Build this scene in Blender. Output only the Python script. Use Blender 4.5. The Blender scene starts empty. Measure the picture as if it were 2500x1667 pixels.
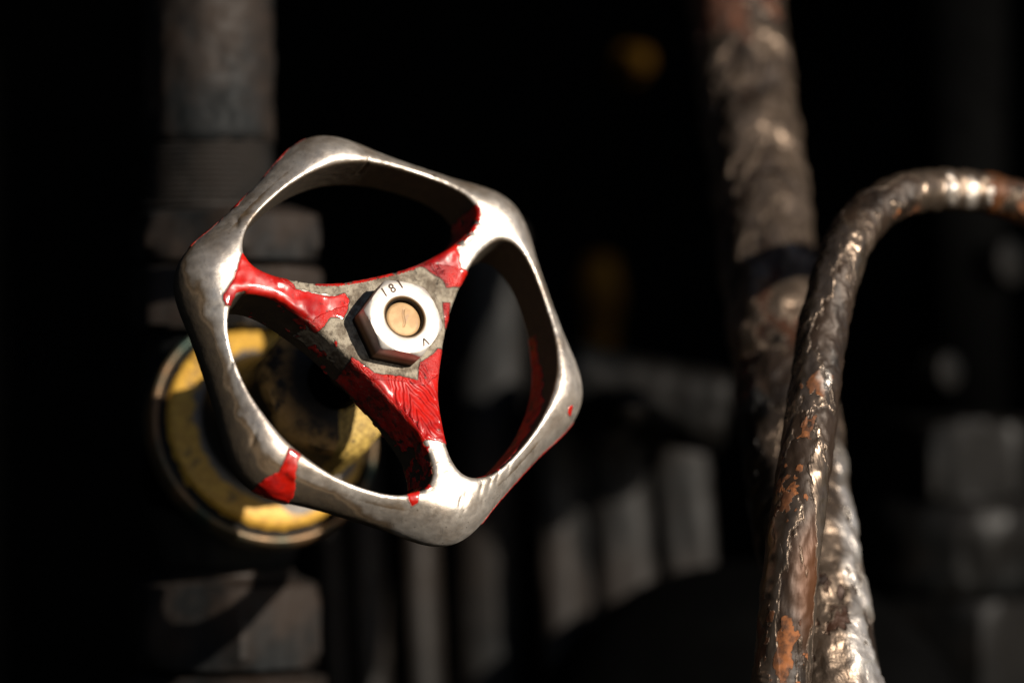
import bpy, bmesh, math, random
import numpy as np
from mathutils import Vector, Matrix, noise
R = math.radians
random.seed(4)
MM = 0.001                       # everything is authored in millimetres and built in metres

# ------------------------------------------------------------------ camera, sky, sun, exposure
scene = bpy.context.scene
col = scene.collection
CAMD = 562.5                     # mm from lens to the plane of focus
cam_d = bpy.data.cameras.new('camera'); cam = bpy.data.objects.new('camera', cam_d); col.objects.link(cam)
cam.location = (0, -CAMD * MM, 0); cam.rotation_euler = (R(90), 0, 0)
cam_d.lens = 135; cam_d.sensor_width = 36; cam_d.clip_start = 0.01; cam_d.clip_end = 50
cam_d.dof.use_dof = True; cam_d.dof.focus_distance = (CAMD - 1.0) * MM; cam_d.dof.aperture_fstop = 7.0
scene.camera = cam
SUN_EL, SUN_AZ = 21.0, 45.0      # degrees up; degrees to the right of the lens axis, from behind the camera
world = bpy.data.worlds.new('World'); scene.world = world; world.use_nodes = True
wn = world.node_tree.nodes; wl = world.node_tree.links
sky = wn.new('ShaderNodeTexSky'); sky.sky_type = 'NISHITA'; sky.sun_disc = False
sky.sun_elevation = R(SUN_EL); sky.sun_rotation = R(180 - SUN_AZ); sky.air_density = 0.6; sky.dust_density = 0.4; sky.ozone_density = 1.5
wl.new(sky.outputs[0], wn['Background'].inputs[0]); wn['Background'].inputs[1].default_value = 0.05
sd = bpy.data.lights.new('sun', 'SUN'); sun = bpy.data.objects.new('sun', sd); col.objects.link(sun)
sd.energy = 5.0; sd.angle = R(0.5); sd.color = (1.0, 0.91, 0.79)
SDIR = Vector((math.sin(R(SUN_AZ)) * math.cos(R(SUN_EL)), -math.cos(R(SUN_AZ)) * math.cos(R(SUN_EL)), math.sin(R(SUN_EL))))
sun.rotation_euler = SDIR.to_track_quat('Z', 'Y').to_euler()
scene.view_settings.view_transform = 'Standard'; scene.view_settings.look = 'None'
scene.view_settings.exposure = 0.3; scene.view_settings.gamma = 1.0
scene.cycles.max_bounces = 6

# ------------------------------------------------------------------ helpers
PX = 0.06
def P(px, py, y=0.0):            # mm point seen at a spot of the photograph, y mm behind the plane of focus
    k = (CAMD + y) / CAMD
    return np.array([(px - 1250) * PX * k, y, (833 - py) * PX * k])
def tag(o, label=None, cat=None, group=None, kind=None):
    if label: o['label'] = label
    if cat: o['category'] = cat
    if group: o['group'] = group
    if kind: o['kind'] = kind
    return o
def empty(name, loc):
    o = bpy.data.objects.new(name, None); col.objects.link(o); o.location = Vector(loc) * MM
    o.empty_display_size = 0.01
    return o
def root_of(o):
    v = Vector((0, 0, 0))
    while o: v += o.location; o = o.parent
    return v
def link(name, verts, faces, mat, parent=None, smooth=True, origin=None, attrs=None, sharp=None):
    """verts in mm, world space; one mesh object in metres; its origin at origin (or at its centre)."""
    verts = np.asarray(verts, float)
    og = np.array(origin, float) if origin is not None else (verts.min(0) + verts.max(0)) / 2
    me = bpy.data.meshes.new(name)
    me.from_pydata(((verts - og) * MM).tolist(), [], [tuple(int(i) for i in f) for f in faces])
    me.update()
    if smooth: me.polygons.foreach_set('use_smooth', [True] * len(me.polygons))
    if smooth and sharp: me.set_sharp_from_angle(angle=R(sharp))
    if attrs:
        for k, v in attrs.items():
            a = me.attributes.new(k, 'FLOAT', 'POINT'); a.data.foreach_set('value', np.asarray(v, np.float32))
    me.materials.append(mat)
    o = bpy.data.objects.new(name, me); col.objects.link(o)
    w = Vector(og) * MM
    if parent: o.parent = parent; o.location = w - root_of(parent)
    else: o.location = w
    return o
def smooth01(x): x = np.clip(x, 0, 1); return x * x * (3 - 2 * x)
def frame(axis):
    a = np.array(axis, float); a /= np.linalg.norm(a)
    h = np.array([0, 0, 1.0]) if abs(a[2]) < .9 else np.array([0, 1.0, 0])
    x = np.cross(h, a); x /= np.linalg.norm(x); return x, np.cross(a, x), a
def vnoise(p, scale, seed=0.0, oct=1):
    out = np.empty(len(p)); o3 = Vector((seed * 17.3, seed * 5.1, -seed * 9.7))
    for i, q in enumerate(p):
        v = Vector(q) * scale + o3; s = noise.noise(v); a = .5
        for k in range(1, oct):
            v = v * 2.1; s += a * noise.noise(v); a *= .5
        out[i] = s
    return out
def lathe(profile, c, axis, n=64, xdir=None, shape=None, bumps=0.0, seed=0, attr=None):
    """profile = [(radius, height)], closed at both ends where radius is 0; shape(angle, r, h) may change the radius."""
    x, y, a = frame(axis)
    if xdir is not None:
        x = np.array(xdir, float); x -= a * (x @ a); x /= np.linalg.norm(x); y = np.cross(a, x)
    V, F = [], []
    for r, h in profile:
        for k in range(n):
            t = 2 * math.pi * k / n; rr = shape(t, r, h) if shape else r
            V.append(c + a * h + (x * math.cos(t) + y * math.sin(t)) * rr)
    for i in range(len(profile) - 1):
        for k in range(n):
            k2 = (k + 1) % n; F.append((i * n + k, i * n + k2, (i + 1) * n + k2, (i + 1) * n + k))
    if profile[0][0] > 1e-6: F.append(tuple(reversed(range(n))))
    if profile[-1][0] > 1e-6: F.append(tuple((len(profile) - 1) * n + k for k in range(n)))
    V = np.array(V)
    if bumps:
        rad = V - c; rad -= np.outer(rad @ a, a); L = np.linalg.norm(rad, axis=1, keepdims=True); L[L < 1e-6] = 1
        V = V + rad / L * (vnoise(V, .35, seed, 3) * bumps)[:, None]
    return V, F
def hexshape(rot, rnd=0.0, sides=6):
    st = 2 * math.pi / sides
    def f(t, r, h):
        u = (t - rot) % st - st / 2           # corner at u = +-st/2
        flat = math.cos(st / 2) / math.cos(u)
        return r * min(flat, 1 - rnd) if rnd else r * flat
    return f
def spline(pts, n):
    pts = np.array(pts, float); m = len(pts); out = []
    for s in np.linspace(0, m - 1 - 1e-6, n):
        i = int(s); f = s - i
        p0, p1, p2, p3 = pts[max(i - 1, 0)], pts[i], pts[min(i + 1, m - 1)], pts[min(i + 2, m - 1)]
        out.append(.5 * ((2 * p1) + (-p0 + p2) * f + (2 * p0 - 5 * p1 + 4 * p2 - p3) * f * f + (-p0 + 3 * p1 - 3 * p2 + p3) * f ** 3))
    return np.array(out)

# ------------------------------------------------------------------ materials
class NT:
    def __init__(s, name):
        s.m = bpy.data.materials.new(name); s.m.use_nodes = True; s.t = s.m.node_tree; s.n = s.t.nodes; s.l = s.t.links
        s.b = s.n['Principled BSDF']
    def put(s, sock, v):
        if v is None: return
        if isinstance(v, bpy.types.NodeSocket): s.l.new(v, sock)
        elif isinstance(v, (tuple, list)): sock.default_value = tuple(v) + ((1,) if len(v) == 3 and sock.type == 'RGBA' else ())
        else: sock.default_value = v
    def pos(s): return s.n.new('ShaderNodeTexCoord').outputs['Object']
    def attr(s, k):
        a = s.n.new('ShaderNodeAttribute'); a.attribute_name = k; return a.outputs['Fac']
    def noise(s, scale, detail=4, rough=.55, vec=None, dist=0.0):
        t = s.n.new('ShaderNodeTexNoise'); t.inputs['Scale'].default_value = scale; t.inputs['Detail'].default_value = detail
        t.inputs['Roughness'].default_value = rough; t.inputs['Distortion'].default_value = dist
        s.put(t.inputs['Vector'], vec if vec is not None else s.pos()); return t.outputs['Fac']
    def voro(s, scale, feature='F1', vec=None, rnd=1.0):
        t = s.n.new('ShaderNodeTexVoronoi'); t.feature = feature; t.inputs['Scale'].default_value = scale
        t.inputs['Randomness'].default_value = rnd
        s.put(t.inputs['Vector'], vec if vec is not None else s.pos()); return t.outputs['Distance']
    def math(s, op, a, b=0.0, c=0.0):
        t = s.n.new('ShaderNodeMath'); t.operation = op; s.put(t.inputs[0], a); s.put(t.inputs[1], b); s.put(t.inputs[2], c); return t.outputs[0]
    def ramp(s, f, lo, hi, a=0.0, b=1.0, smooth=True):
        t = s.n.new('ShaderNodeMapRange'); t.interpolation_type = 'SMOOTHSTEP' if smooth else 'LINEAR'
        for i, v in enumerate((f, lo, hi, a, b)): s.put(t.inputs[i], v)
        return t.outputs[0]
    def mix(s, f, a, b):
        t = s.n.new('ShaderNodeMix'); t.data_type = 'RGBA'; s.put(t.inputs[0], f); s.put(t.inputs[6], a); s.put(t.inputs[7], b); return t.outputs[2]
    def mixf(s, f, a, b):
        t = s.n.new('ShaderNodeMix'); t.data_type = 'FLOAT'; s.put(t.inputs[0], f); s.put(t.inputs[2], a); s.put(t.inputs[3], b); return t.outputs[0]
    def bump(s, h, dist_mm, strength=1.0, prev=None):
        t = s.n.new('ShaderNodeBump'); t.inputs['Strength'].default_value = strength; t.inputs['Distance'].default_value = dist_mm * MM
        s.put(t.inputs['Height'], h)
        if prev is not None: s.l.new(prev, t.inputs['Normal'])
        return t.outputs[0]
    def scaled(s, v):
        t = s.n.new('ShaderNodeMapping'); t.inputs['Scale'].default_value = v; s.l.new(s.pos(), t.inputs[0]); return t.outputs[0]
    def out(s, base, rough, metal=0.0, normal=None, coat=None, spec=None):
        s.put(s.b.inputs['Base Color'], base); s.put(s.b.inputs['Roughness'], rough); s.put(s.b.inputs['Metallic'], metal)
        if normal is not None: s.l.new(normal, s.b.inputs['Normal'])
        if coat is not None: s.put(s.b.inputs['Coat Weight'], coat); s.b.inputs['Coat Roughness'].default_value = .12
        if spec is not None: s.put(s.b.inputs['Specular IOR Level'], spec)
        return s.m

def mat_casting():
    m = NT('worn_plated_casting_with_chipped_red_paint')
    n1 = m.noise(700, 5); n2 = m.noise(160, 6, .6); n3 = m.noise(3500, 2)
    # bare metal
    spots = m.ramp(m.noise(900, 3, .7), .62, .72)
    metal = m.mix(m.ramp(n2, .35, .7), (.78, .715, .64), (.50, .43, .36))
    metal = m.mix(m.math('MULTIPLY', m.ramp(m.voro(800), .13, .05), .75), metal, (.09, .06, .04))
    metal = m.mix(m.math('MULTIPLY', m.ramp(m.noise(60, 4, .6), .40, .62), .65), metal, (.33, .265, .21))
    metal = m.mix(m.math('MULTIPLY', spots, .35), metal, (.22, .17, .12))
    scr = m.math('MAXIMUM', m.ramp(m.noise(1.0, 3, .6, m.scaled((260, 2600, 900))), .62, .68), m.ramp(m.noise(1.0, 2, .6, m.scaled((1900, 500, 170))), .66, .70))
    stain = m.math('MULTIPLY', m.ramp(m.noise(210, 6, .75, dist=.8), .56, .70), m.ramp(m.noise(2200, 3), .3, .6)); metal = m.mix(m.math('MULTIPLY', stain, .7), metal, (.15, .105, .07))
    metal = m.mix(m.math('MULTIPLY', scr, .25), metal, (.34, .30, .27))
    mrough = m.math('ADD', m.ramp(n1, .3, .7, .36, .52), m.math('MULTIPLY', stain, .2))
    # dirt on the inner walls, and shade painted on the outer lower-left sides
    g = m.math('ADD', m.attr('grime_shade'), m.math('MULTIPLY', m.math('SUBTRACT', n2, .5), .9))
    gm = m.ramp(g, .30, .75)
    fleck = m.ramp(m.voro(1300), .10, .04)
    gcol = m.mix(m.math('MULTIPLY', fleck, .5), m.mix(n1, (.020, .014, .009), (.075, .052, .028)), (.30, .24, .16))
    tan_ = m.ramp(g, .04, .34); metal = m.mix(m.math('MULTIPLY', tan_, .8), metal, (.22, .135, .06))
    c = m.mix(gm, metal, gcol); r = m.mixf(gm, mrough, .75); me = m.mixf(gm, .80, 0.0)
    # old primer round the nut
    pv = m.math('ADD', m.attr('primer'), m.math('MULTIPLY', m.math('SUBTRACT', m.noise(900, 4), .5), .8))
    pm = m.ramp(pv, -.06, .10)
    cv = m.n.new('ShaderNodeVectorMath'); cv.operation = 'ADD'; cn = m.n.new('ShaderNodeTexNoise'); cn.inputs['Scale'].default_value = 500; cn.inputs['Detail'].default_value = 4
    m.l.new(m.pos(), cn.inputs['Vector']); cs = m.n.new('ShaderNodeVectorMath'); cs.operation = 'SCALE'; cs.inputs['Scale'].default_value = .004
    m.l.new(cn.outputs['Color'], cs.inputs[0]); m.l.new(m.pos(), cv.inputs[0]); m.l.new(cs.outputs[0], cv.inputs[1])
    crack = m.math('MULTIPLY', m.ramp(m.voro(300, 'DISTANCE_TO_EDGE', cv.outputs[0]), .035, .0), m.ramp(n2, .53, .62))
    pit = m.ramp(m.noise(2400, 3, .7), .52, .64)
    pc = m.mix(m.ramp(m.noise(520, 5, .65), .36, .62), (.12, .09, .06), (.36, .31, .235))
    pc = m.mix(m.math('MULTIPLY', pit, .55), pc, (.07, .055, .04))
    pc = m.mix(crack, pc, (.02, .016, .012))
    c = m.mix(pm, c, pc); r = m.mixf(pm, r, .72); me = m.mixf(pm, me, .15)
    # red paint
    e = m.attr('paint')
    ee = m.math('ADD', e, m.math('MULTIPLY', m.math('SUBTRACT', m.noise(1500, 3), .5), .22))
    rm = m.ramp(ee, -.035, .035)
    rim = m.math('MULTIPLY', m.ramp(ee, -.22, -.05), m.math('SUBTRACT', 1, rm))
    c = m.mix(m.math('MULTIPLY', rim, m.mixf(pm, .35, .85)), c, (.03, .02, .015))
    rc = m.mix(m.ramp(n2, .4, .65), (.50, .010, .004), (.27, .003, .002))
    dust = m.math('MULTIPLY', m.ramp(m.noise(2600, 3, .8), .50, .66), m.attr('dusty'))
    rc = m.mix(m.math('MULTIPLY', m.ramp(m.noise(1100, 4, .75), .58, .68), .6), rc, (.09, .012, .008))
    rc = m.mix(m.math('MULTIPLY', m.ramp(m.voro(520), .14, .07), .7), rc, (.05, .03, .02))
    rc = m.mix(m.math('MULTIPLY', dust, .8), rc, (.16, .10, .07))
    rc = m.mix(m.math('MULTIPLY', m.ramp(m.noise(500, 4, .7), .5, .62), m.math('MULTIPLY', m.attr('dusty'), .9)), rc, (.03, .018, .012))
    c = m.mix(rm, c, rc); r = m.mixf(rm, r, m.mixf(m.attr('dusty'), m.ramp(m.noise(650, 4, .65), .35, .65, .26, .5), .65)); me = m.math('MULTIPLY', me, m.math('SUBTRACT', 1, rm))
    # relief
    sa, sb = m.attr('along'), m.attr('across')
    warp = m.math('MULTIPLY', m.math('SUBTRACT', m.noise(260, 2), .5), 12.0)
    ph = m.math('ADD', m.math('MULTIPLY', sa, 1.9), m.math('ADD', m.math('MULTIPLY', m.math('ABSOLUTE', m.math('ADD', sb, .9)), -5.4), warp))
    vein = m.math('MULTIPLY', m.ramp(m.math('SINE', ph), -.9, 1.0), m.math('MULTIPLY', m.attr('wrinkle'), rm))
    blister = m.math('MULTIPLY', m.ramp(m.noise(300, 1), .3, .7), m.math('MULTIPLY', rm, m.ramp(m.attr('wrinkle'), 0, .3, 1, .15)))
    nb = m.bump(m.noise(90, 3), .5, .5)
    bare = m.math('SUBTRACT', 1, rm)
    nb = m.bump(m.math('MULTIPLY', n1, bare), .14, .6, nb)
    nb = m.bump(m.math('MULTIPLY', n3, bare), .03, .35, nb)
    nb = m.bump(m.math('MULTIPLY', m.math('ADD', m.noise(1300, 5, .7), m.math('MULTIPLY', crack, -1.2)), pm), .45, .8, nb)
    nb = m.bump(m.math('MULTIPLY', m.noise(1900, 3, .7), m.math('MULTIPLY', m.attr('dusty'), rm)), .2, .8, nb)
    nb = m.bump(blister, .45, .8, nb)
    nb = m.bump(vein, .24, .9, nb)
    nb = m.bump(scr, -.02, .5, nb)
    m.out(c, r, me, nb, m.math('MULTIPLY', rm, m.ramp(m.attr('dusty'), 0, 1, .6, .05)))
    return m.m
def mat_nut():
    m = NT('bright_zinc_nut')
    n = m.noise(600, 4)
    g = m.ramp(m.attr('grime_shade'), .25, .9)
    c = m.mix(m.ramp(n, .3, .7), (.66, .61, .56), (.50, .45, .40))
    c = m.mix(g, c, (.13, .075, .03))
    sd_ = m.ramp(m.attr('grime_shade'), 1.05, 1.5); c = m.mix(sd_, c, (.012, .009, .007))  # nut sides coloured near black to paint their shade
    m.put(m.b.inputs['Specular IOR Level'], m.ramp(m.attr('grime_shade'), 1.05, 1.5, .5, .08)); return m.out(c, m.mixf(g, .5, .7), m.math('MULTIPLY', m.mixf(g, .45, .2), m.math('SUBTRACT', 1, sd_)), m.bump(n, .08, .6))
def mat_stem():
    m = NT('brass_stem_end')
    n = m.noise(500, 5, .6); s_ = m.ramp(m.noise(1.0, 3, .6, m.scaled((900, 300, 300))), .60, .70)
    c = m.mix(m.ramp(n, .35, .65), (.52, .33, .16), (.40, .24, .11))
    c = m.mix(m.math('MULTIPLY', s_, .5), c, (.30, .20, .14))
    sx = m.n.new('ShaderNodeSeparateXYZ'); m.l.new(m.pos(), sx.inputs[0])
    zz = m.math('MULTIPLY', m.math('SUBTRACT', sx.outputs[2], .00098), 1000); xx = m.math('MULTIPLY', m.math('SUBTRACT', sx.outputs[0], .00113), 1000)
    wv = m.math('MULTIPLY', m.math('SINE', m.math('MULTIPLY', zz, 2.6)), .10)
    ln = m.math('MULTIPLY', m.ramp(m.math('ABSOLUTE', m.math('ADD', xx, wv)), .26, .05), m.ramp(m.math('ABSOLUTE', zz), 1.5, 1.1))
    c = m.mix(m.math('MULTIPLY', m.math('MULTIPLY', ln, n), .7), c, (.22, .13, .07))
    return m.out(c, .6, .15, m.bump(ln, -.12, .7, m.bump(n, .12, .5)))
def mat_simple(name, a, b, scale, rough=.6, metal=0.0, bump=.1, spec=None, fine=None):
    m = NT(name); n = m.noise(scale, 5, .6)
    f = m.noise(fine or scale * 6, 3, .7)
    c = m.mix(m.ramp(n, .38, .64), a, b)
    return m.out(c, m.ramp(f, .3, .7, rough * .8, min(1, rough * 1.2)), metal, m.bump(f, bump * .3, .6, m.bump(n, bump, .8)), None, spec)
def mat_brass():
    m = NT('yellow_painted_brass'); n = m.noise(190, 5, .6, dist=.6); f = m.noise(1100, 4, .7)
    k = m.math('ADD', m.attr('bare'), m.math('MULTIPLY', m.math('SUBTRACT', n, .5), 1.5))
    c = m.mix(m.ramp(f, .3, .7), (.66, .385, .055), (.44, .23, .03))
    c = m.mix(m.ramp(m.noise(420, 4), .55, .70), c, (.20, .12, .035))
    c = m.mix(m.ramp(k, .42, .52), c, m.mix(f, (.045, .042, .036), (.24, .20, .165)))
    c = m.mix(m.ramp(m.attr('black'), .4, .6), c, (.006, .006, .006))
    return m.out(c, .5, .15, m.bump(n, .35, .7, m.bump(f, .1, .5)))
def mat_gland():
    m = NT('crusted_gland_nut'); n = m.noise(320, 5, .65); f = m.noise(1700, 4, .7)
    k = m.math('ADD', m.attr('yellow'), m.math('MULTIPLY', m.math('SUBTRACT', n, .5), 1.3))
    y = m.mix(m.ramp(f, .4, .6), (.60, .41, .10), (.27, .17, .04))
    y = m.mix(m.ramp(m.voro(700), .28, .12), y, (.015, .012, .008))
    dk = m.mix(m.math('MULTIPLY', m.attr('edge'), m.ramp(n, .35, .6)), m.mix(f, (.004, .0035, .003), (.018, .012, .006)), (.60, .33, .10))
    c = m.mix(m.ramp(k, .42, .55), dk, y)
    return m.out(c, .55, .1, m.bump(f, .25, .8, m.bump(n, .5, .7)))
def mat_pipe(name, under, paint, rust, sc, flake_bump, rough, metal, st):
    """bare brown metal under a flaking coat of silver paint, with orange rust where the attribute says so"""
    m = NT(name); v = m.scaled(st)
    big = m.noise(sc, 5, .6, v, .5); mid = m.noise(sc * 2.6, 5, .6, v, .3); f = m.noise(sc * 7, 4, .7); sl = m.noise(sc * .45, 2, .5, v)
    ru = m.math('ADD', m.attr('rust'), m.math('MULTIPLY', m.math('SUBTRACT', mid, .5), 2.0))
    rm = m.ramp(ru, .44, .56)
    keep = m.ramp(m.math('ADD', big, m.math('MULTIPLY', m.math('SUBTRACT', mid, .5), .5)), .43, .475)
    pc = m.mix(m.ramp(mid, .35, .65), paint, tuple(c * .5 for c in paint))
    pc = m.mix(m.math('MULTIPLY', m.ramp(f, .55, .7), .35), pc, (.10, .06, .035))
    uc = m.mix(m.ramp(mid, .40, .60), under, tuple(c * .35 for c in under))
    uc = m.mix(m.math('MULTIPLY', m.ramp(sl, .52, .62), .7), uc, tuple(c * .45 for c in rust))
    c = m.mix(keep, uc, pc)
    rc = m.mix(m.ramp(f, .35, .65), rust, tuple(c_ * .22 for c_ in rust)); rc = m.mix(m.ramp(big, .4, .6), rc, tuple(c_ * .3 for c_ in rust)); c = m.mix(rm, c, rc)
    c = m.mix(m.math('MULTIPLY', m.attr('pale_coat'), keep), c, (.62, .56, .50))  # paler silver in the listed spots
    c = m.mix(m.ramp(m.attr('darkening'), .2, .9), c, (.010, .009, .008))  # near-black spots; on the leaning pipe they are painted shade
    h = m.math('ADD', m.math('MULTIPLY', keep, .35), m.math('ADD', m.math('MULTIPLY', big, 1.1), m.math('MULTIPLY', rm, -.3)))
    nb = m.bump(mid, flake_bump * .32, .8, m.bump(h, flake_bump, 1.0))
    nb = m.bump(f, .05, .6, nb)
    r = m.mixf(keep, .52, m.ramp(sl, .35, .65, rough * .8, rough * 1.35))
    return m.out(c, m.mixf(rm, r, .75), m.math('MULTIPLY', m.mixf(keep, .35, metal), m.math('SUBTRACT', 1, rm)), nb)

M_CAST, M_NUT, M_STEM = mat_casting(), mat_nut(), mat_stem()
M_STAMP = mat_simple('stamped_grime', (.05, .03, .018), (.09, .05, .03), 900, .8)
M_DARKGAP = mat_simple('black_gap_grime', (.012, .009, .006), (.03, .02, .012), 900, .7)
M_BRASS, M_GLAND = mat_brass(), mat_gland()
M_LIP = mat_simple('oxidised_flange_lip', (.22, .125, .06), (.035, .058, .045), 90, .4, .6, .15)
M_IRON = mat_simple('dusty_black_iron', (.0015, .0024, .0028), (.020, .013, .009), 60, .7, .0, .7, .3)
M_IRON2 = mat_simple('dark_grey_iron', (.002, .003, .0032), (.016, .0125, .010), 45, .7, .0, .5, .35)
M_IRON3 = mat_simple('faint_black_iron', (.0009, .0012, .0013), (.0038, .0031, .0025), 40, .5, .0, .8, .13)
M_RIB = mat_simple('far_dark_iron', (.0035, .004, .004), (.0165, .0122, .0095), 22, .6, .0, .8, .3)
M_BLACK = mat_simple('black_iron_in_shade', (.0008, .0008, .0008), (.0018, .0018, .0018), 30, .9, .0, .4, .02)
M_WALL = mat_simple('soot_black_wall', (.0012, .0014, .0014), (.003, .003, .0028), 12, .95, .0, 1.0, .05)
M_OCHRE = mat_simple('ochre_painted_fitting', (.065, .034, .002), (.03, .014, .001), 60, .8, .0, .3, .05)
M_LEAN = mat_pipe('flaking_silver_paint_on_old_pipe', (.030, .018, .011), (.22, .160, .115), (.14, .042, .012), 95, 1.15, .34, .82, (1, 1, .6))
M_TUBE = mat_pipe('silver_paint_over_rust_on_tube', (.036, .021, .012), (.19, .140, .102), (.27, .088, .020), 88, .42, .32, .80, (1, 1, .3))

# ------------------------------------------------------------------ back wall, plus unseen dark walls added to shade the depth and block sky
def panel(name, pts, thick):
    pts = [np.array(p, float) for p in pts]; nrm = np.cross(pts[1] - pts[0], pts[2] - pts[0]); nrm /= np.linalg.norm(nrm)
    V = pts + [p - nrm * thick for p in pts]
    F = [(0, 1, 2, 3), (7, 6, 5, 4)] + [(i, i + 4, (i + 1) % 4 + 4, (i + 1) % 4) for i in range(4)]
    return tag(link(name, V, F, M_WALL, smooth=False), kind='structure')
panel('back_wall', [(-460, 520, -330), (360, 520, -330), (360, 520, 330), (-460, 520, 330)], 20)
panel('side_shade_wall', [(240, 150, -330), (240, 150, 330), (240, 519, 330), (240, 519, -330)], -20)  # unseen, added to keep the sun off the back
panel('left_sky_block', [(-240, -330, -330), (-240, 519, -330), (-240, 519, 330), (-240, -330, 330)], 20)  # unseen, added to cut sky light from the left
panel('blocking_floor', [(-460, -330, -330), (360, -330, -330), (360, 519, -330), (-460, 519, -330)], 20)  # carried forward out of view to cut sky light from below
panel('shade_ceiling', [(-460, 60, 330), (-460, 519, 330), (360, 519, 330), (360, 60, 330)], 20)  # unseen lid added to shade the back

# ------------------------------------------------------------------ handwheel frame: n along the stem towards the viewer
TAU, PHI, TH0 = R(31.9), R(40.9), R(5.2)
ct, st, cp, sp = math.cos(TAU), math.sin(TAU), math.cos(PHI), math.sin(PHI)
Nn = np.array([st * cp, -ct, st * sp]); Tt = np.array([ct * cp, st, ct * sp]); Qq = np.array([-sp, 0, cp])
C0 = np.array([(968 - 1250) * PX, 0, (833 - 792) * PX])
def W(u, v, w): return C0 + Tt * u + Qq * v + Nn * w
def top_w(r): return -1.8 * smooth01((19 - r) / 10)
def uvof(px, w=None):            # where the line of sight of a traced spot meets the wheel's front surface (wheel coordinates)
    px = np.array(px, float); D = np.stack([(px[:, 0] - 1250) * PX, np.full(len(px), CAMD), (833 - px[:, 1]) * PX], 1)
    o = np.array([0, -CAMD, 0]); ww = np.zeros(len(px)) if w is None else np.full(len(px), float(w))
    for _ in range(4):
        P0 = C0 + ww[:, None] * Nn
        k = ((P0 - o) @ Nn) / (D @ Nn); q = o + D * k[:, None] - C0
        uv = np.stack([q @ Tt, q @ Qq], 1)
        if w is None: ww = top_w(np.hypot(uv[:, 0], uv[:, 1]))
    return uv
def sdist(pts, poly):            # signed distance, positive inside the polygon
    poly = np.asarray(poly, float); d = np.full(len(pts), 1e9); ins = np.zeros(len(pts), bool)
    for i in range(len(poly)):
        a, b = poly[i], poly[(i + 1) % len(poly)]; e = b - a; q = pts - a
        t = np.clip((q @ e) / (e @ e + 1e-12), 0, 1); d = np.minimum(d, ((q - t[:, None] * e) ** 2).sum(1))
        c = (a[1] <= pts[:, 1]) != (b[1] <= pts[:, 1])
        with np.errstate(divide='ignore', invalid='ignore'):
            ins ^= c & (pts[:, 0] < (b[0] - a[0]) * (pts[:, 1] - a[1]) / (b[1] - a[1] + 1e-15) + a[0])
    return np.where(ins, 1, -1) * np.sqrt(d)

HOLE = [12.22, 12.27, 12.49, 12.93, 13.62, 14.51, 15.84, 17.63, 19.37, 19.85, 16.5, 12.8, 10.42, 8.74, 7.55, 6.77, 6.3, 6.03, 5.97]
def hole_poly(cang):
    a = np.radians(np.arange(0, 190, 10)); A = np.radians(np.arange(0, 181, 2.5))
    r = np.interp(A, a, HOLE); k = np.array([1, 3, 5, 6, 5, 3, 1.]); k /= k.sum()
    full = np.concatenate([r[::-1][:-1], r[:-1]]); Af = np.concatenate([-A[::-1][:-1], A[:-1]])
    full = np.convolve(np.concatenate([full[-3:], full, full[:3]]), k, 'valid')
    x = 14 + full * np.cos(Af); y = full * np.sin(Af); c, s_ = math.cos(cang), math.sin(cang)
    return np.stack([x * c - y * s_, x * s_ + y * c], 1)
ANG = [0, 4, 8, 12, 17, 23, 30, 37, 43, 48, 52, 56, 60]
RAD = [32.7, 32.4, 31.7, 30.8, 29.8, 29.2, 28.95, 29.2, 29.9, 30.95, 31.8, 32.5, 32.8]
def outer_poly():
    th = np.radians(np.arange(0, 360, 1.5)); rel = np.degrees(th) % 120; rel = np.minimum(rel, 120 - rel)
    r = np.interp(rel, ANG, RAD); k = np.array([1, 2, 3, 2, 1.]); k /= k.sum()
    r = np.convolve(np.concatenate([r[-2:], r, r[:2]]), k, 'valid')
    return np.stack([r * np.cos(th + TH0), r * np.sin(th + TH0)], 1)

def surface_nets(F, o, h):
    s = F < 0
    nx, ny, nz = F.shape
    acc = np.zeros((nx - 1, ny - 1, nz - 1, 3), np.float32); cnt = np.zeros((nx - 1, ny - 1, nz - 1), np.float32)
    for ax in range(3):
        for i in (0, 1):
            for j in (0, 1):
                sl0 = [slice(0, -1)] * 3; oth = [k for k in range(3) if k != ax]
                sl0[oth[0]] = slice(i, (None if i else -1)); sl0[oth[1]] = slice(j, (None if j else -1))
                sl1 = list(sl0); sl0[ax] = slice(0, -1); sl1[ax] = slice(1, None)
                a, b = F[tuple(sl0)], F[tuple(sl1)]; m = (a < 0) != (b < 0)
                t = np.where(m, a / np.where(m, a - b, 1), 0)
                cnt += m; acc[..., ax] += t * m; acc[..., oth[0]] += i * m; acc[..., oth[1]] += j * m
    act = cnt > 0; idx = np.full(act.shape, -1, np.int64); idx[act] = np.arange(act.sum())
    cell = np.argwhere(act); V = (cell + acc[act] / cnt[act][:, None]) * h + o
    Q = []
    for ax in range(3):
        o1, o2 = [(1, 2), (2, 0), (0, 1)][ax]
        sl0 = [slice(1, -1)] * 3; sl1 = [slice(1, -1)] * 3; sl0[ax] = slice(0, -1); sl1[ax] = slice(1, None)
        a, b = s[tuple(sl0)], s[tuple(sl1)]; m = np.argwhere(a != b); flip = a[tuple(m.T)]
        base = m.copy()
        for k in range(3):
            if k != ax: base[:, k] += 1
        def at(d1, d2):
            c = base.copy(); c[:, o1] -= d1; c[:, o2] -= d2; return idx[tuple(c.T)]
        q = np.stack([at(1, 1), at(0, 1), at(0, 0), at(1, 0)], 1)
        q[~flip] = q[~flip][:, ::-1]; Q.append(q)
    return V, np.concatenate(Q)

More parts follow.
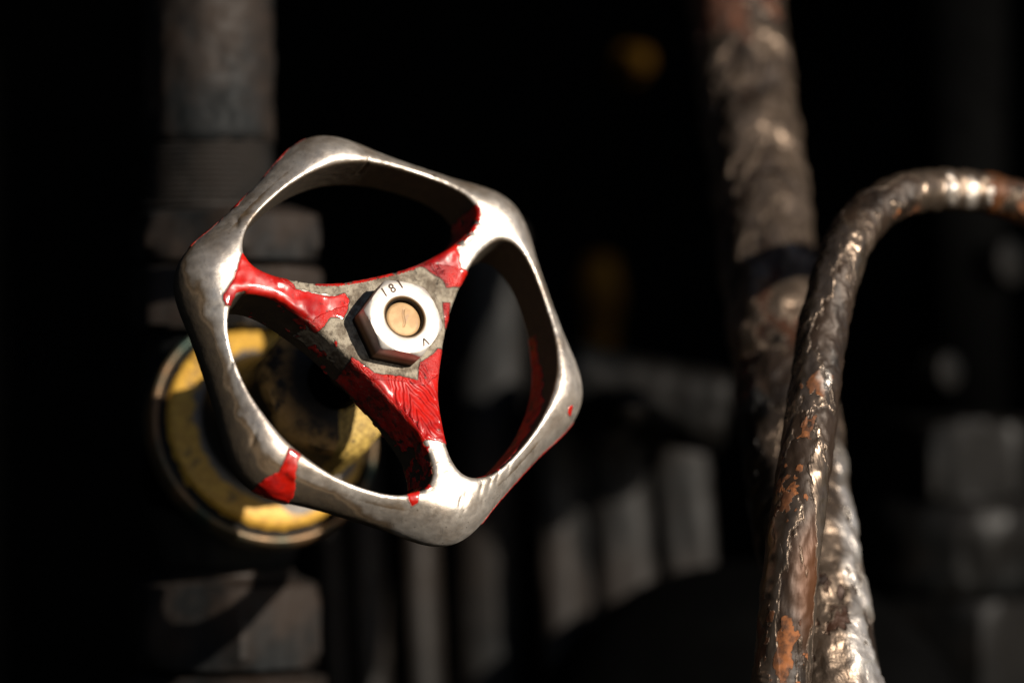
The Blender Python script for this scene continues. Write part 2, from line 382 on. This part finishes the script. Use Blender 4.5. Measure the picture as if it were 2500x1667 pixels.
def build_casting(parent):
    h = .21; xs = np.arange(-35, 35, h); ws = np.arange(-10.6, 1.0, h)
    U, Vv = np.meshgrid(xs, xs, indexing='ij'); pts = np.stack([U.ravel(), Vv.ravel()], 1)
    do = sdist(pts, outer_poly()[::1])
    holes = [hole_poly(TH0 + R(60 + 120 * k)) for k in range(3)]
    dh = np.min([-sdist(pts, hp) for hp in holes], axis=0)
    r = np.hypot(*pts.T); do = do.reshape(U.shape).astype(np.float32); dh = dh.reshape(U.shape).astype(np.float32); r = r.reshape(U.shape)
    draft = (.06 + .07 * smooth01((21 - r) / 10)).astype(np.float32)
    tw = top_w(r).astype(np.float32)
    w = ws[None, None, :].astype(np.float32)
    a, b, ex = 5.7, 6.0, 1.6
    x1 = np.maximum(a - do, 0)[:, :, None] / a; y1 = np.maximum(w + 6, 0) / b
    g1 = ((x1 ** ex + y1 ** ex) ** (1 / ex) - 1) * 4.6
    x2 = np.maximum(3 - do, 0)[:, :, None] / 3; y2 = np.maximum(-6 - w, 0) / 3.6
    g2 = (np.sqrt(x2 * x2 + y2 * y2) - 1) * 3
    g = np.where(w > -6, g1, g2)
    gh = -(dh[:, :, None] + draft[:, :, None] * (-w))
    gt = w - tw[:, :, None]
    def smax(p, q, k): 
        hh = np.clip(.5 + .5 * (p - q) / k, 0, 1); return q + (p - q) * hh + k * hh * (1 - hh)
    F = smax(smax(gt, gh, 1.1), g, .8); F = smax(F, -9.3 - w, .8)
    V, Q = surface_nets(F, np.array([xs[0], xs[0], ws[0]]), h)
    # one relaxation step keeps the shape and evens the grid
    for _ in range(2):
        s_ = np.zeros_like(V); c_ = np.zeros(len(V))
        for i in range(4):
            np.add.at(s_, Q[:, i], V[Q[:, (i + 1) % 4]] + V[Q[:, (i + 3) % 4]]); np.add.at(c_, Q[:, i], 2)
        V = V * .5 + s_ / c_[:, None] * .5
    # normals in wheel space
    fn = np.cross(V[Q[:, 2]] - V[Q[:, 0]], V[Q[:, 3]] - V[Q[:, 1]]); N = np.zeros_like(V)
    for i in range(4): np.add.at(N, Q[:, i], fn)
    N /= np.linalg.norm(N, axis=1, keepdims=True) + 1e-9
    if (N[V[:, 2] > -.5][:, 2]).mean() < 0: N = -N; Q = Q[:, ::-1]
    uv = V[:, :2]; ww = V[:, 2]; rr = np.hypot(*uv.T)
    n1 = vnoise(V, .9, 1, 3); n2 = vnoise(V, .28, 2, 2)
    dO = sdist(uv, outer_poly()); dHs = [-sdist(uv, hp) for hp in holes]; dH = np.min(dHs, axis=0)
    th = np.degrees(np.arctan2(uv[:, 1], uv[:, 0])) - math.degrees(TH0)
    # --- red paint that is left, as signed distances (mm)
    front = [
      # left spoke
      ([(593,615),(612,632),(674,660),(700,676),(716,690),(722,706),(774,717),(804,724),(841,718),(853,731),(848,757),(836,777),(806,774),(790,796),(765,812),(700,772),(640,726),(600,706),(578,712),(566,744),(552,742),(547,716),(558,700),(568,684),(580,655)], 1.5, 1.0),
      # upper right spoke
      ([(1040,654),(1051,666),(1073,677),(1084,688),(1089,702),(1116,698),(1132,690),(1150,661),(1127,654),(1121,636),(1122,620),(1113,594),(1095,575),(1040,590),(1000,634)], 9, 1.0),
      # lower spoke
      ([(860,868),(914,911),(954,916),(987,920),(1021,928),(1022,904),(1024,885),(1043,874),(1058,863),(1068,850),(1095,850),(1100,960),(1110,1085),(1087,1080),(1069,1074),(1032,1072),(1020,1055),(1009,1040),(985,1075),(930,1010),(860,930)], 6.5, 1.0),
      # patch on the lower left corner
      ([(706,1090),(737,1106),(729,1127),(733,1158),(744,1186),(728,1215),(680,1215),(655,1190),(657,1154),(693,1139),(702,1114)], 8, 1.0),
      # right edge of the hub
      ([(1081,738),(1099,738),(1099,800),(1088,800)], 9, .6),
            # drip at the foot of the lower spoke
      ([(1000,1200),(1030,1192),(1026,1222),(1014,1228),(1003,1216)], 9, 1.0),
      # nick on the right corner
      ([(1398,985),(1412,975),(1412,1000),(1400,998)], 9, 1.0),
    ]
    paint = np.full(len(V), -5.0)
    for px, lim, k in front:
        p = uvof(px); c = p.mean(0); p = c + (p - c) * 1.0
        d = np.minimum(sdist(uv, p), ww - top_w(rr) + lim); paint = np.maximum(paint, d)
    def hang(k, cen=14.0):            # angle round the centre of hole k, 0 towards the corner between spokes
        a0 = TH0 + R(60 + 120 * k); c = np.array([math.cos(a0), math.sin(a0)]); q = uv - c * cen
        return np.degrees(np.arctan2(c[0] * q[:, 1] - c[1] * q[:, 0], q @ c))
    def near(k):                      # the wall that faces into hole k
        a0 = TH0 + R(60 + 120 * k); q = np.array([math.cos(a0), math.sin(a0)]) * 14 - uv; q /= np.hypot(*q.T)[:, None] + 1e-9
        return (dHs[k] < 2.6) & (dHs[k] <= dH + 1e-6) & (np.abs(N[:, 2]) < .93) & ((N[:, :2] * q).sum(1) > .12)
    def band(x, lo, hi): return np.minimum(x - lo, hi - x) * .25
    # hole indices: 0 = top, 1 = lower left, 2 = right
    ht, hr, hl = hang(0), hang(2), hang(1)
    wob = n2 * 1.6 + n1 * .5
    sel = near(2)
    lim = np.interp(hr, [-100, -60, -35, -10, 10, 30, 50], [-1.2, -3.0, -2.8, -3.6, -4.8, -6.4, -7.6])
    d = np.minimum(band(hr, -104, 42), (lim + wob - ww) * .8); paint = np.where(sel, np.maximum(paint, d), paint)
    # hub side wall of the top hole
    sel = near(0)
    d = np.minimum(band(np.where(ht < 0, ht + 360, ht), 118, 275), (-.1 - ww + wob) * .6 + 1.0); paint = np.where(sel, np.maximum(paint, np.minimum(d, .35 + n1 * .9 + n2)), paint)
    # hub side wall of the lower left hole, towards the lower spoke
    sel = near(1); hll = np.where(hl < 0, hl + 360, hl)
    d = np.minimum(band(hll, 84, 152), -.15 + n2 * 2.0 + n1 * 1.0); paint = np.where(sel, np.maximum(paint, d), paint)
    d = np.minimum(band(hll, 190, 262), -.55 + n2 * 1.2 + n1 * .7); paint = np.where(sel, np.maximum(paint, d), paint)
    # outer side, right below and a thread of it upper left
    so = (dO < 3.2) & (dH > 2)
    d = np.minimum(band(th, -110, -66), (-5.7 + wob * .15 - ww) * .8); paint = np.where(so, np.maximum(paint, d), paint)
    d = np.minimum(band(th, 62, 112), np.minimum((-5.6 - ww), (ww + 7.4)) * .6 + n2 * .8 - .1); paint = np.where(so, np.maximum(paint, d), paint)
    paint = paint + n1 * .16 * (paint > -2) 
    # --- grey primer round the nut
    hub = uvof([(672,668),(720,680),(800,682),(900,668),(960,655),(1040,640),(1128,655),(1130,720),(1105,800),(1085,900),(1040,940),(914,925),(862,885),(800,830),(745,790),(800,760),(850,745),(850,722),(719,705)])
    primer = np.minimum(sdist(uv, hub), ww + 6.5 + n2 * 2)
    # --- dirt on walls and back; painted shade on the outer sides
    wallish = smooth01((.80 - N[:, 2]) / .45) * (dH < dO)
    grime_shade = wallish * smooth01((-ww + .3 + n2 * .8) / 2.2) * 1.15
    backside = smooth01((-N[:, 2] - .1) / .4); grime_shade = np.maximum(grime_shade, backside)
    shade_side = smooth01((-(uv @ np.array([math.cos(R(-8)), math.sin(R(-8))])) / np.maximum(rr, 1) - .42) / .45)
    outer = (dO <= dH) * smooth01((-5.4 + 4.7 * shade_side - ww + n2 * 1.2) / 3.4) * (.7 + .5 * shade_side); grime_shade = np.maximum(grime_shade, outer)  # brown staining plus painted shade on sides turned from the sun
    dusty = np.clip(np.where((np.abs(N[:, 2]) < .6) & (ww < -1.6) & (dH < dO), .9, 0), 0, 1)
    sdir = TH0 - R(120); sd_ = np.array([math.cos(sdir), math.sin(sdir)])
    along = uv @ sd_; across = uv @ np.array([-sd_[1], sd_[0]])
    wr = smooth01((along - 5) / 2) * smooth01((18.5 - along) / 2) * smooth01((N[:, 2] - .8) / .15) * smooth01((3.6 - np.abs(across + .2)) / .8)
    # paint stands a little proud; primer has a coarse skin; the metal has small dings
    thick = smooth01((paint + .08) / .22) * .17 + np.where(paint < 0, smooth01((primer + .1) / .3) * (.06 + .10 * n1), 0)
    V = V + N * thick[:, None]
    for px, rad, dep in [((905, 388), .4, .25), ((1068, 402), .45, .3), ((1072, 412), .35, .25), ((1140, 1215), .9, .25), ((1128, 1220), .5, .25), ((590, 528), .6, .3), ((628, 1065), .6, .25), ((1180, 1190), .6, .2), ((1205, 1172), .5, .2), ((1225, 1158), .5, .2), ((1255, 1130), .45, .2), ((575, 880), .5, .2)]:
        c = uvof([px])[0]; q = uv - c; ang = R(35); e = q @ np.array([math.cos(ang), math.sin(ang)]) / 2.2; f = q @ np.array([-math.sin(ang), math.cos(ang)]) / .7
        V = V - N * (dep * np.exp(-(e * e + f * f) / rad ** 2 * 1.6) * (ww > -5))[:, None]
    Wv = C0 + V[:, :1] * Tt + V[:, 1:2] * Qq + V[:, 2:] * Nn
    return link('spoked_rim', Wv, Q, M_CAST, parent, origin=C0, attrs=dict(paint=paint, primer=primer, grime_shade=grime_shade, dusty=dusty, wrinkle=wr, along=along, across=across))

wheel = tag(empty('valve_handwheel', C0), 'silver six cornered handwheel with three spokes and chipped red paint, held by a hex nut', 'handwheel')
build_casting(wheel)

# nut that holds the wheel, the stem end in it and the stamped marks
def build_nut():
    zt, zb = 3.3, -1.75; R0 = 6.35; n = 96; x0 = 12
    prof = [(3.15, zb), (6.35, zb), (6.35, zb + .25), (6.35, zt - 1.0), (6.2, zt - .62), (6.0, zt - .4), (5.75, zt - .2), (5.55, zt - .06), (5.3, zt), (4.6, zt + .03), (3.9, zt + .03), (3.35, zt + .02), (3.12, zt - .05), (3.0, zt - .25), (3.0, zt - .6), (3.05, zt - 2.2)]
    hx = hexshape(R(x0))
    cone = {8: 0, 9: 0}
    def shape(t, r, hgt):
        f = hx(t, 1, 0) * 6.35
        if r < 5.9 and hgt > 0: return min(r, f)
        if hgt > zt - .9: return min(r, f)
        return f if r > 4 else r
    # the chamfer: a cone cutting the corners, so the top edge reads as a circle with six corner facets below it
    V, F = lathe(prof, C0, Nn, n, Tt, shape)
    F = [f for f in F if len(f) == 4]
    V = np.array(V); d = V - C0; r = np.hypot(d @ Tt, d @ Qq); w = d @ Nn
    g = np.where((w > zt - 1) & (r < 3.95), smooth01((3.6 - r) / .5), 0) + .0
    g = np.maximum(g, smooth01((zt - .9 - w) / .8) * 1.6)  # second term paints shade onto the nut's sides
    return link('hex_nut', V, F, M_NUT, wheel, origin=C0 + Nn * 1, attrs=dict(grime_shade=g), sharp=32)
nut = build_nut()
V, F = lathe([(0.0, 2.98), (1.2, 2.99), (2.2, 2.95), (2.55, 2.86), (2.68, 2.66), (2.7, 2.3), (2.6, 1.2), (2.5, -24)], C0 + Tt * -.2 + Qq * -.12, Nn, 48, Tt)
link('stem', V, F, M_STEM, wheel, origin=C0)
V, F = lathe([(2.93 - .16 * (i % 2), 3.0 - .18 * i) for i in range(9)] + [(2.5, 1.3)], C0, Nn, 64, Tt); link('nut_thread', V, [f for f in F if len(f) == 4], M_DARKGAP, wheel, origin=C0)
V, F = lathe([(2.5, -1.5), (7.3, -1.5), (7.4, -1.7), (7.3, -2.1), (2.5, -2.1)], C0, Nn, 64, Tt)
def stamp(txt, px, size, ang):
    cu = bpy.data.curves.new('stamp', 'FONT'); cu.body = txt; cu.size = size * MM; cu.align_x = 'CENTER'; cu.align_y = 'CENTER'; cu.offset = .00003
    t = bpy.data.objects.new('tmp', cu); col.objects.link(t)
    me = bpy.data.meshes.new_from_object(t); bpy.data.objects.remove(t)
    u, v = uvof([px], 3.33)[0]
    a = ang - PHI
    ex = Tt * math.cos(a) + Qq * math.sin(a); ey = -Tt * math.sin(a) + Qq * math.cos(a)
    vs = np.array([list(p.co) for p in me.vertices]) / MM
    Vw = W(u, v, 3.352) + vs[:, :1] * ex + vs[:, 1:2] * ey
    o = link('stamped_mark', Vw, [tuple(p.vertices) for p in me.polygons], M_STAMP, None, smooth=False)
    mw = o.location.copy(); o.parent = nut; o.location = mw - root_of(nut)
    o.modifiers.new('thickness', 'SOLIDIFY').thickness = .00003
    return o
stamp('1 8 1', (958, 704), 1.95, R(30)); stamp('<', (1036, 834), 2.3, R(-68))

# ------------------------------------------------------------------ the valve behind the wheel
def Ax(L, du=0, dv=0): return C0 - Nn * L + Tt * du + Qq * dv
BODY = Ax(70)
valve = tag(empty('stop_valve', BODY), 'dark iron stop valve with a yellow brass flange disc behind the handwheel', 'valve')
# gland nut: hexagon with chamfered front
V, F = lathe([(3.2, -25), (6.4, -25), (8.8, -25.4), (10.4, -26.6), (11.2, -27.8), (11.4, -29), (11.4, -38), (9.5, -39)], C0, Nn, 96, Tt, lambda t, r, h: min(r, hexshape(R(8))(t, 12.2, 0)) if r > 6.5 else r)
d = V - C0; rel = np.degrees(np.arctan2(d @ Qq, d @ Tt)); yel = smooth01((48 - np.abs((rel + 88 + 180) % 360 - 180)) / 16) * smooth01((np.hypot(d @ Tt, d @ Qq) - 4.2) / 1.2) * 1.3  # sunlit patch painted as yellow crust, the rest near black as shade
rg = np.hypot(d @ Tt, d @ Qq); hg = d @ Nn
edge = smooth01((rg - 8.4) / .8) * smooth01((hg + 28.6) / .5)  # chamfer painted lighter to stand for an edge highlight
link('gland_nut', V, F, M_GLAND, valve, attrs=dict(yellow=yel, edge=edge), sharp=30)
V, F = lathe([(0, -20.8), (3.6, -20.8), (4.2, -21.2), (4.5, -24.9), (3, -25.6)], C0, Nn, 48, Tt)
link('packing_collar', V, F, M_BLACK, valve)
FO = P(643, 1052, Ax(52.5)[1]) - Ax(52.5); CF = C0 + FO
V, F = lathe([(8.6, -39), (9.6, -43), (10.6, -46.5), (11.4, -48.2), (12.0, -49.0), (12.5, -49.3), (14.5, -49.8), (16.0, -50.1), (16.5, -50.5), (16.6, -52.0), (17.6, -52.4)], CF, Nn, 144, Tt, bumps=.12)
d = V - CF; rad = np.hypot(d @ Tt, d @ Qq); rel = np.degrees(np.arctan2(d @ Qq, d @ Tt))
bare = np.interp(rad, [12, 12.6, 13.4, 15.5, 17], [.9, .46, .1, -.2, .2]) + 1.1 * smooth01((62 - np.abs((rel + 75 + 180) % 360 - 180)) / 26) * np.interp(rad, [12, 14.6, 15.8], [1, .8, 0])
blk = np.interp(rad, [11.6, 12.1, 16.5, 16.62], [.85, 0, 0, 1])
o = link('bonnet_flange', V, [f for f in F if len(f) == 4], M_BRASS, valve, attrs=dict(bare=bare, black=blk))
V, F = lathe([(17.6, -53), (17.7, -51.6), (18.1, -51.1), (18.6, -51.1), (19.0, -51.7), (19.1, -52.5), (19.1, -54.5), (18.4, -56), (16, -57)], CF, Nn, 128, Tt)
link('flange_lip', V, [f for f in F if len(f) == 4], M_LIP, valve)
V, F = lathe([(17.5, -56.5), (15.5, -59), (14.5, -62), (14, -72)], CF, Nn, 72, Tt, bumps=.4)
link('bonnet_neck', V, F, M_BLACK, valve)
UP = np.array([0, 0, 1.0]); YB = BODY[1]
def zat(py, y=YB): return P(0, py, y)[2]
def at_body(px, py): return P(px, py, YB)
cx = at_body(552, 0)[0]; AXB = np.array([cx, YB, 0.0])
V, F = lathe([(9.5, zat(1400)), (11, zat(1350)), (12.5, zat(1250)), (14, zat(1150)), (14, zat(1000)), (13, zat(860)), (12, zat(800))], AXB, UP, 72, bumps=.6)
link('valve_body', V, F, M_IRON2, valve)
XR = (0, -1, 0)
def hexring(name, y0, y1, Rr, rot, mat, parent, cham=1.6, seed=1, c=AXB, axis=UP, rnd=.0, top=.74, z=zat):
    z0, z1 = z(y1), z(y0)
    hs = hexshape(rot)
    pr = [(Rr * .7, z0), (Rr * .9, z0), (Rr, z0 + cham * .6), (Rr, (z0 + z1) / 2), (Rr, z1 - cham * 1.3), (Rr * .93, z1 - cham * .45), (Rr * top, z1), (Rr * .55, z1 + .05)]
    V, F = lathe(pr, c, axis, 120, XR, lambda t, r, h: min(hs(t, Rr, 0), r) if r > Rr * .6 else r, bumps=.22, seed=seed)
    return link(name, V, F, mat, parent, sharp=28)
# corner directions measured from straight at the camera
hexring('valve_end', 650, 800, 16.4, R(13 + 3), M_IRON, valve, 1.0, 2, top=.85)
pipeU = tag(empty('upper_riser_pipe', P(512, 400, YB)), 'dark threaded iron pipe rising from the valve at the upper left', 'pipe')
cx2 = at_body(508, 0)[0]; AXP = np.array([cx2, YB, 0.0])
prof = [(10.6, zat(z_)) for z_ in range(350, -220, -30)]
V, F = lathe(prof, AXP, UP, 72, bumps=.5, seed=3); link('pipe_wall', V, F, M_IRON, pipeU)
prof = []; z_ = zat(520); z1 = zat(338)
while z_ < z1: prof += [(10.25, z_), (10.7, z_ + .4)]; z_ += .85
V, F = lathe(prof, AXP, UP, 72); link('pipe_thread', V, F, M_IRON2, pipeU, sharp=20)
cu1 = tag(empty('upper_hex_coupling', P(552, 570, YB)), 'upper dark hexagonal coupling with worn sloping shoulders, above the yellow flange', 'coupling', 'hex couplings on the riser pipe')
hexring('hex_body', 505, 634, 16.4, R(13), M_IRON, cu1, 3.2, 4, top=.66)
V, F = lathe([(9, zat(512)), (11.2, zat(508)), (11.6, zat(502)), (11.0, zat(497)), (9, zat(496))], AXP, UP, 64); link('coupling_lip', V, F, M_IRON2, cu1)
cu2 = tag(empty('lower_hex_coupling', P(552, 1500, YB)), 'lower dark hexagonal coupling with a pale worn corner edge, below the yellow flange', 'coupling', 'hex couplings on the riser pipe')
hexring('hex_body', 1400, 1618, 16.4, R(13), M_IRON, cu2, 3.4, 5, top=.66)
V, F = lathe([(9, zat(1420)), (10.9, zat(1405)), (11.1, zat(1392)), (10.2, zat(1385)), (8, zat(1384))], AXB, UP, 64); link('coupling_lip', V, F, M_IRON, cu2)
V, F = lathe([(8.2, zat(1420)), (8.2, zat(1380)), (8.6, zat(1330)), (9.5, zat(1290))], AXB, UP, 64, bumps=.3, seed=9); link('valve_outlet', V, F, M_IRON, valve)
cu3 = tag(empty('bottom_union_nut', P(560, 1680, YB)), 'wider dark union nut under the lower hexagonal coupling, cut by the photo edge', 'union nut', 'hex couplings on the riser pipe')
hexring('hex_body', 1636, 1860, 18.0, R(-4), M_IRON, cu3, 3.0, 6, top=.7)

# ------------------------------------------------------------------ tubes
def tube(name, pts, radii, mat, parent, n_along, n_round, lump, rust, darkening, seed, lumpscale=.3, pale_coat=()):
    c = spline(pts, n_along); rad = np.interp(np.linspace(0, 1, n_along), np.linspace(0, 1, len(radii)), radii)
    T = np.gradient(c, axis=0); T /= np.linalg.norm(T, axis=1, keepdims=True)
    X = np.cross(T, np.array([0, 1.0, 0])); X /= np.linalg.norm(X, axis=1, keepdims=True); Y = np.cross(T, X)
    t = np.linspace(0, 2 * math.pi, n_round, endpoint=False)
    D = X[:, None] * np.cos(t)[None, :, None] + Y[:, None] * np.sin(t)[None, :, None]
    V = (c[:, None] + D * rad[:, None, None]).reshape(-1, 3); D = D.reshape(-1, 3)
    q = V.copy(); q[:, 2] *= .6
    n1 = vnoise(q, lumpscale, seed, 3); n2 = vnoise(q, lumpscale * 2.6, seed + 3, 2)
    ru = np.zeros(len(V))
    for (px, py, y, r0) in rust:
        d = np.linalg.norm((V - P(px, py, y)) * np.array([1, .6, .75]), axis=1); ru = np.maximum(ru, smooth01((r0 * 1.35 - d + n1 * r0 * 1.3 + n2 * r0 * 1.0) / (r0 * 1.1)))
    so = np.zeros(len(V))
    for (px, py, y, r0) in darkening:
        d = np.linalg.norm(V - P(px, py, y), axis=1); so = np.maximum(so, smooth01((r0 * 1.3 - d + n1 * r0 * .5) / (r0 * .8)))
    cl = np.zeros(len(V))
    for (px, py, y, r0) in pale_coat:
        d = np.linalg.norm((V - P(px, py, y)) * np.array([1.3, .6, .5]), axis=1); cl = np.maximum(cl, smooth01((r0 * 1.3 - d + n1 * r0 * .8) / (r0 * .9)))
    flake = np.where(n1 > .12, 1.0, 0) * .35 + n1 * .9 + np.maximum(n2, 0) * .4
    V = V + D * ((flake * lump) - np.clip(ru - .4, 0, .6) * lump * .9)[:, None]
    F = []
    for i in range(n_along - 1):
        for k in range(n_round):
            k2 = (k + 1) % n_round; F.append((i * n_round + k, (i + 1) * n_round + k, (i + 1) * n_round + k2, i * n_round + k2))
    F.append(tuple(range(n_round))); F.append(tuple((n_along - 1) * n_round + k for k in reversed(range(n_round))))
    return link(name, V, F, mat, parent, attrs=dict(rust=ru, darkening=so, pale_coat=cl))
lp = [P(1762, -260, 104), P(1795, 0, 92), P(1830, 290, 80), P(1866, 560, 66), P(1924, 1000, 42), P(1972, 1330, 26), P(2028, 1667, 14), P(2070, 1950, 8)]
lean = tube('leaning_pipe', lp, [8.1, 8.0, 7.8, 7.6], M_LEAN, None, 420, 84, .55,
     [(1740, 20, 86, 6), (1800, 20, 84, 4), (1840, 10, 84, 3), (1810, 940, 38, 2.4), (1775, 960, 40, 2.2)],
     [(1870, 1010, 36, 4), (1800, 1060, 38, 7), (1830, 1200, 28, 8), (1860, 1400, 18, 8), (1895, 1600, 12, 7), (1905, 840, 42, 2), (1945, 1500, 7, 2)], 11, .22, [(2066, 1100, 30, 2.4), (2078, 1200, 26, 2.8), (2086, 1300, 21, 3.0), (2098, 1400, 17, 3.2), (2108, 1500, 13, 3.4), (2120, 1600, 10, 3.6), (2130, 1690, 8, 3.6)])  # dark spots paint shade down the pipe's lower left
tag(lean, 'thick leaning pipe with lumpy flaking silver paint behind the bent tube', 'pipe')
bt = [P(1872, 2000, -6), P(1900, 1720, -4), P(1909, 1640, -3), P(1934, 1359, -1), P(1967, 1120, 5), P(1992, 930, 11), P(2010, 800, 15), P(2036, 690, 18), P(2066, 605, 21), P(2108, 540, 25), P(2160, 496, 28), P(2225, 470, 31), P(2300, 463, 35), P(2400, 470, 38), P(2500, 500, 41), P(2590, 560, 43), P(2650, 650, 44)]
bent = tube('bent_tube', bt, [4.3, 4.25, 3.95, 3.75, 3.65, 3.5, 3.3, 3.2, 3.2, 3.2], M_TUBE, None, 620, 72, .2,
     [(1990, 940, 7, 1.4), (1965, 1050, 3, 1.3), (1930, 1185, -3, 2.2), (1915, 1225, -3, 1.6), (1905, 1560, -6, 2.0), (1915, 1610, -7, 2.2), (1912, 1650, -7, 2.0), (1860, 1545, -5, 2.4), (1860, 1590, -5, 1.8), (2235, 505, 29, .9), (2495, 500, 38, 1.2), (2190, 520, 26, .6)],
     [(2450, 520, 36, 1.0)], 21, .55, [(2060, 720, 10, 1.6), (2035, 830, 8, 1.5), (2020, 905, 6, 1.3), (2330, 463, 31, 1.5), (2380, 466, 33, 1.5), (2430, 475, 34, 1.2)])
tag(bent, 'thin bent tube arching to the right with worn silver paint and orange rust spots', 'tube')

# ------------------------------------------------------------------ dark things further back
YC = 125
casing = tag(empty('finned_casing', P(1350, 1700, YC)), 'dark cast iron casing with upright rounded fins, out of focus behind the wheel', 'casing')
def bar(name, a, b, w, dpt, mat, parent, seed=0, rnd=1.0):
    a, b = np.array(a, float), np.array(b, float); L = np.linalg.norm(b - a)
    def sh(t, r, h): c, s_ = math.cos(t), math.sin(t); return r / ((abs(c) / w) ** 3 + (abs(s_) / dpt) ** 3) ** (1 / 3)
    pr = [(.6, 0), (.9, .8), (1, 2)] + [(1, x) for x in np.linspace(4, L - 4, 18)] + [(1, L - 2), (.9, L - .8), (.6, L)]
    V, F = lathe(pr, a, b - a, 28, (1, 0, 0), sh, bumps=.5, seed=seed)
    return link(name, V, F, mat, parent)
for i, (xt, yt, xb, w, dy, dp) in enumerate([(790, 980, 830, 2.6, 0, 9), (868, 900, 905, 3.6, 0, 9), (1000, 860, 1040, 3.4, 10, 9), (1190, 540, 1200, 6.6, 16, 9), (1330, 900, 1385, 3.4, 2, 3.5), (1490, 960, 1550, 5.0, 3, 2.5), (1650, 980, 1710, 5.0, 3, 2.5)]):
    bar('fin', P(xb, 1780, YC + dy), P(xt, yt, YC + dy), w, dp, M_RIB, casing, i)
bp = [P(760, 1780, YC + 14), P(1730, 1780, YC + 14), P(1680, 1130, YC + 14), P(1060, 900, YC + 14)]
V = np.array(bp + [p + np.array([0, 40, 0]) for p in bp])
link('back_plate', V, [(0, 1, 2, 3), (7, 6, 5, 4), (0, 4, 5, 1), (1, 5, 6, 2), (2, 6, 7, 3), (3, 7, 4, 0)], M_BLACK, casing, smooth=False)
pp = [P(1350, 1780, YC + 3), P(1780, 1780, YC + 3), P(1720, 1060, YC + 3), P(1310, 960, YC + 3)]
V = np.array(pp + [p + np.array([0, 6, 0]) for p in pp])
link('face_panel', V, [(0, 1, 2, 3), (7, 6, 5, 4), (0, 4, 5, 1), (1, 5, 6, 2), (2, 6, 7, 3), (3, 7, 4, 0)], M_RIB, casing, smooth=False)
bar('added_dark_bar', P(1290, 925, YC - 14), P(1780, 1010, YC - 14), 7.5, 6, M_IRON3, casing, 22)  # dark bar added to hide the fin tops where they fade into shade
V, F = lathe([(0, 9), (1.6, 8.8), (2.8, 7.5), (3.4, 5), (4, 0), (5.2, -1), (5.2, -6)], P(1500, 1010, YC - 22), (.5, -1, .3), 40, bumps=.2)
tag(link('domed_plug', V, F, M_IRON3), 'small dark domed plug on the dark bar right of the handwheel, out of focus', 'plug')
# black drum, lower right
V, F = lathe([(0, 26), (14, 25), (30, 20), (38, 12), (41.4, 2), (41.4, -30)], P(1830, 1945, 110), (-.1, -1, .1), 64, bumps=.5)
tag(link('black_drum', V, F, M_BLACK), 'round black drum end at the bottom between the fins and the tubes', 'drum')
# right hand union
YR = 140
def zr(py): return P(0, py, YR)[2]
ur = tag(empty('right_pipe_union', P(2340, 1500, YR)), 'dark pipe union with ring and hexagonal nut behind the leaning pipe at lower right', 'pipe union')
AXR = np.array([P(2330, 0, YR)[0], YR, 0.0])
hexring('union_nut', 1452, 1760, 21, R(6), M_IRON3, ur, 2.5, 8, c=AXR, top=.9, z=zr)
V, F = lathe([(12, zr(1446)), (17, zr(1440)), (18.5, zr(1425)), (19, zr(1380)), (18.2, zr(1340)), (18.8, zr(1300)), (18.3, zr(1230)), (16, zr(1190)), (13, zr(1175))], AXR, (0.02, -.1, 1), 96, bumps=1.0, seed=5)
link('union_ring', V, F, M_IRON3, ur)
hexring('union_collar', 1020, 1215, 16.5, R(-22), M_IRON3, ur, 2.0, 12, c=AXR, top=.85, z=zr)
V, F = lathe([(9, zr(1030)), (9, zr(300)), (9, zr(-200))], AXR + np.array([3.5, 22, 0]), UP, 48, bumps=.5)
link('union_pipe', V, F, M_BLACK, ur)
for nm, px, py, y, r0, lab in [('hex_bolt', 2320, 905, 120, 3.6, 'small dark bolt head above the right union, inside the tube arch'), ('hex_bolt', 2470, 640, 130, 4.4, 'larger dark bolt head at the right edge under the tube arch')]:
    hs = hexshape(.3)
    V, F = lathe([(r0 * .6, -6), (r0, -6), (r0, -.8), (r0 * .9, 0), (0, .3)], P(px, py, y), (.9, -1, .1), 48, None, lambda t, r, h: min(r, hs(t, r0 * 1.05, 0)))
    tag(link(nm, V, F, M_IRON3, sharp=30), lab, 'bolt', 'bolt heads under the tube arch')
# ochre fittings far behind
V, F = lathe([(0, 6), (1.6, 5.6), (2.6, 4), (2.8, 0), (3.5, -1), (3.5, -5), (2.2, -6), (2.2, -12)], P(1545, 155, 190), (.35, -1, .1), 40, bumps=.3)
tag(link('ochre_plug', V, F, M_OCHRE), 'small ochre plug glowing in the dark left of the leaning pipe top', 'plug')
V, F = lathe([(2.4, -12), (4.0, -9), (4.4, -2), (5.4, -1), (5.4, 4), (4.2, 5), (3.2, 9), (0, 10)], P(1462, 740, 215), (.06, 0, 1), 40, bumps=.6)
tag(link('ochre_fitting', V, F, mat_simple('dull_ochre', (.010, .0052, .0004), (.004, .002, .0002), 40, .9, 0, .3, .02)), 'dull ochre round fitting in the dark right of the handwheel', 'fitting')
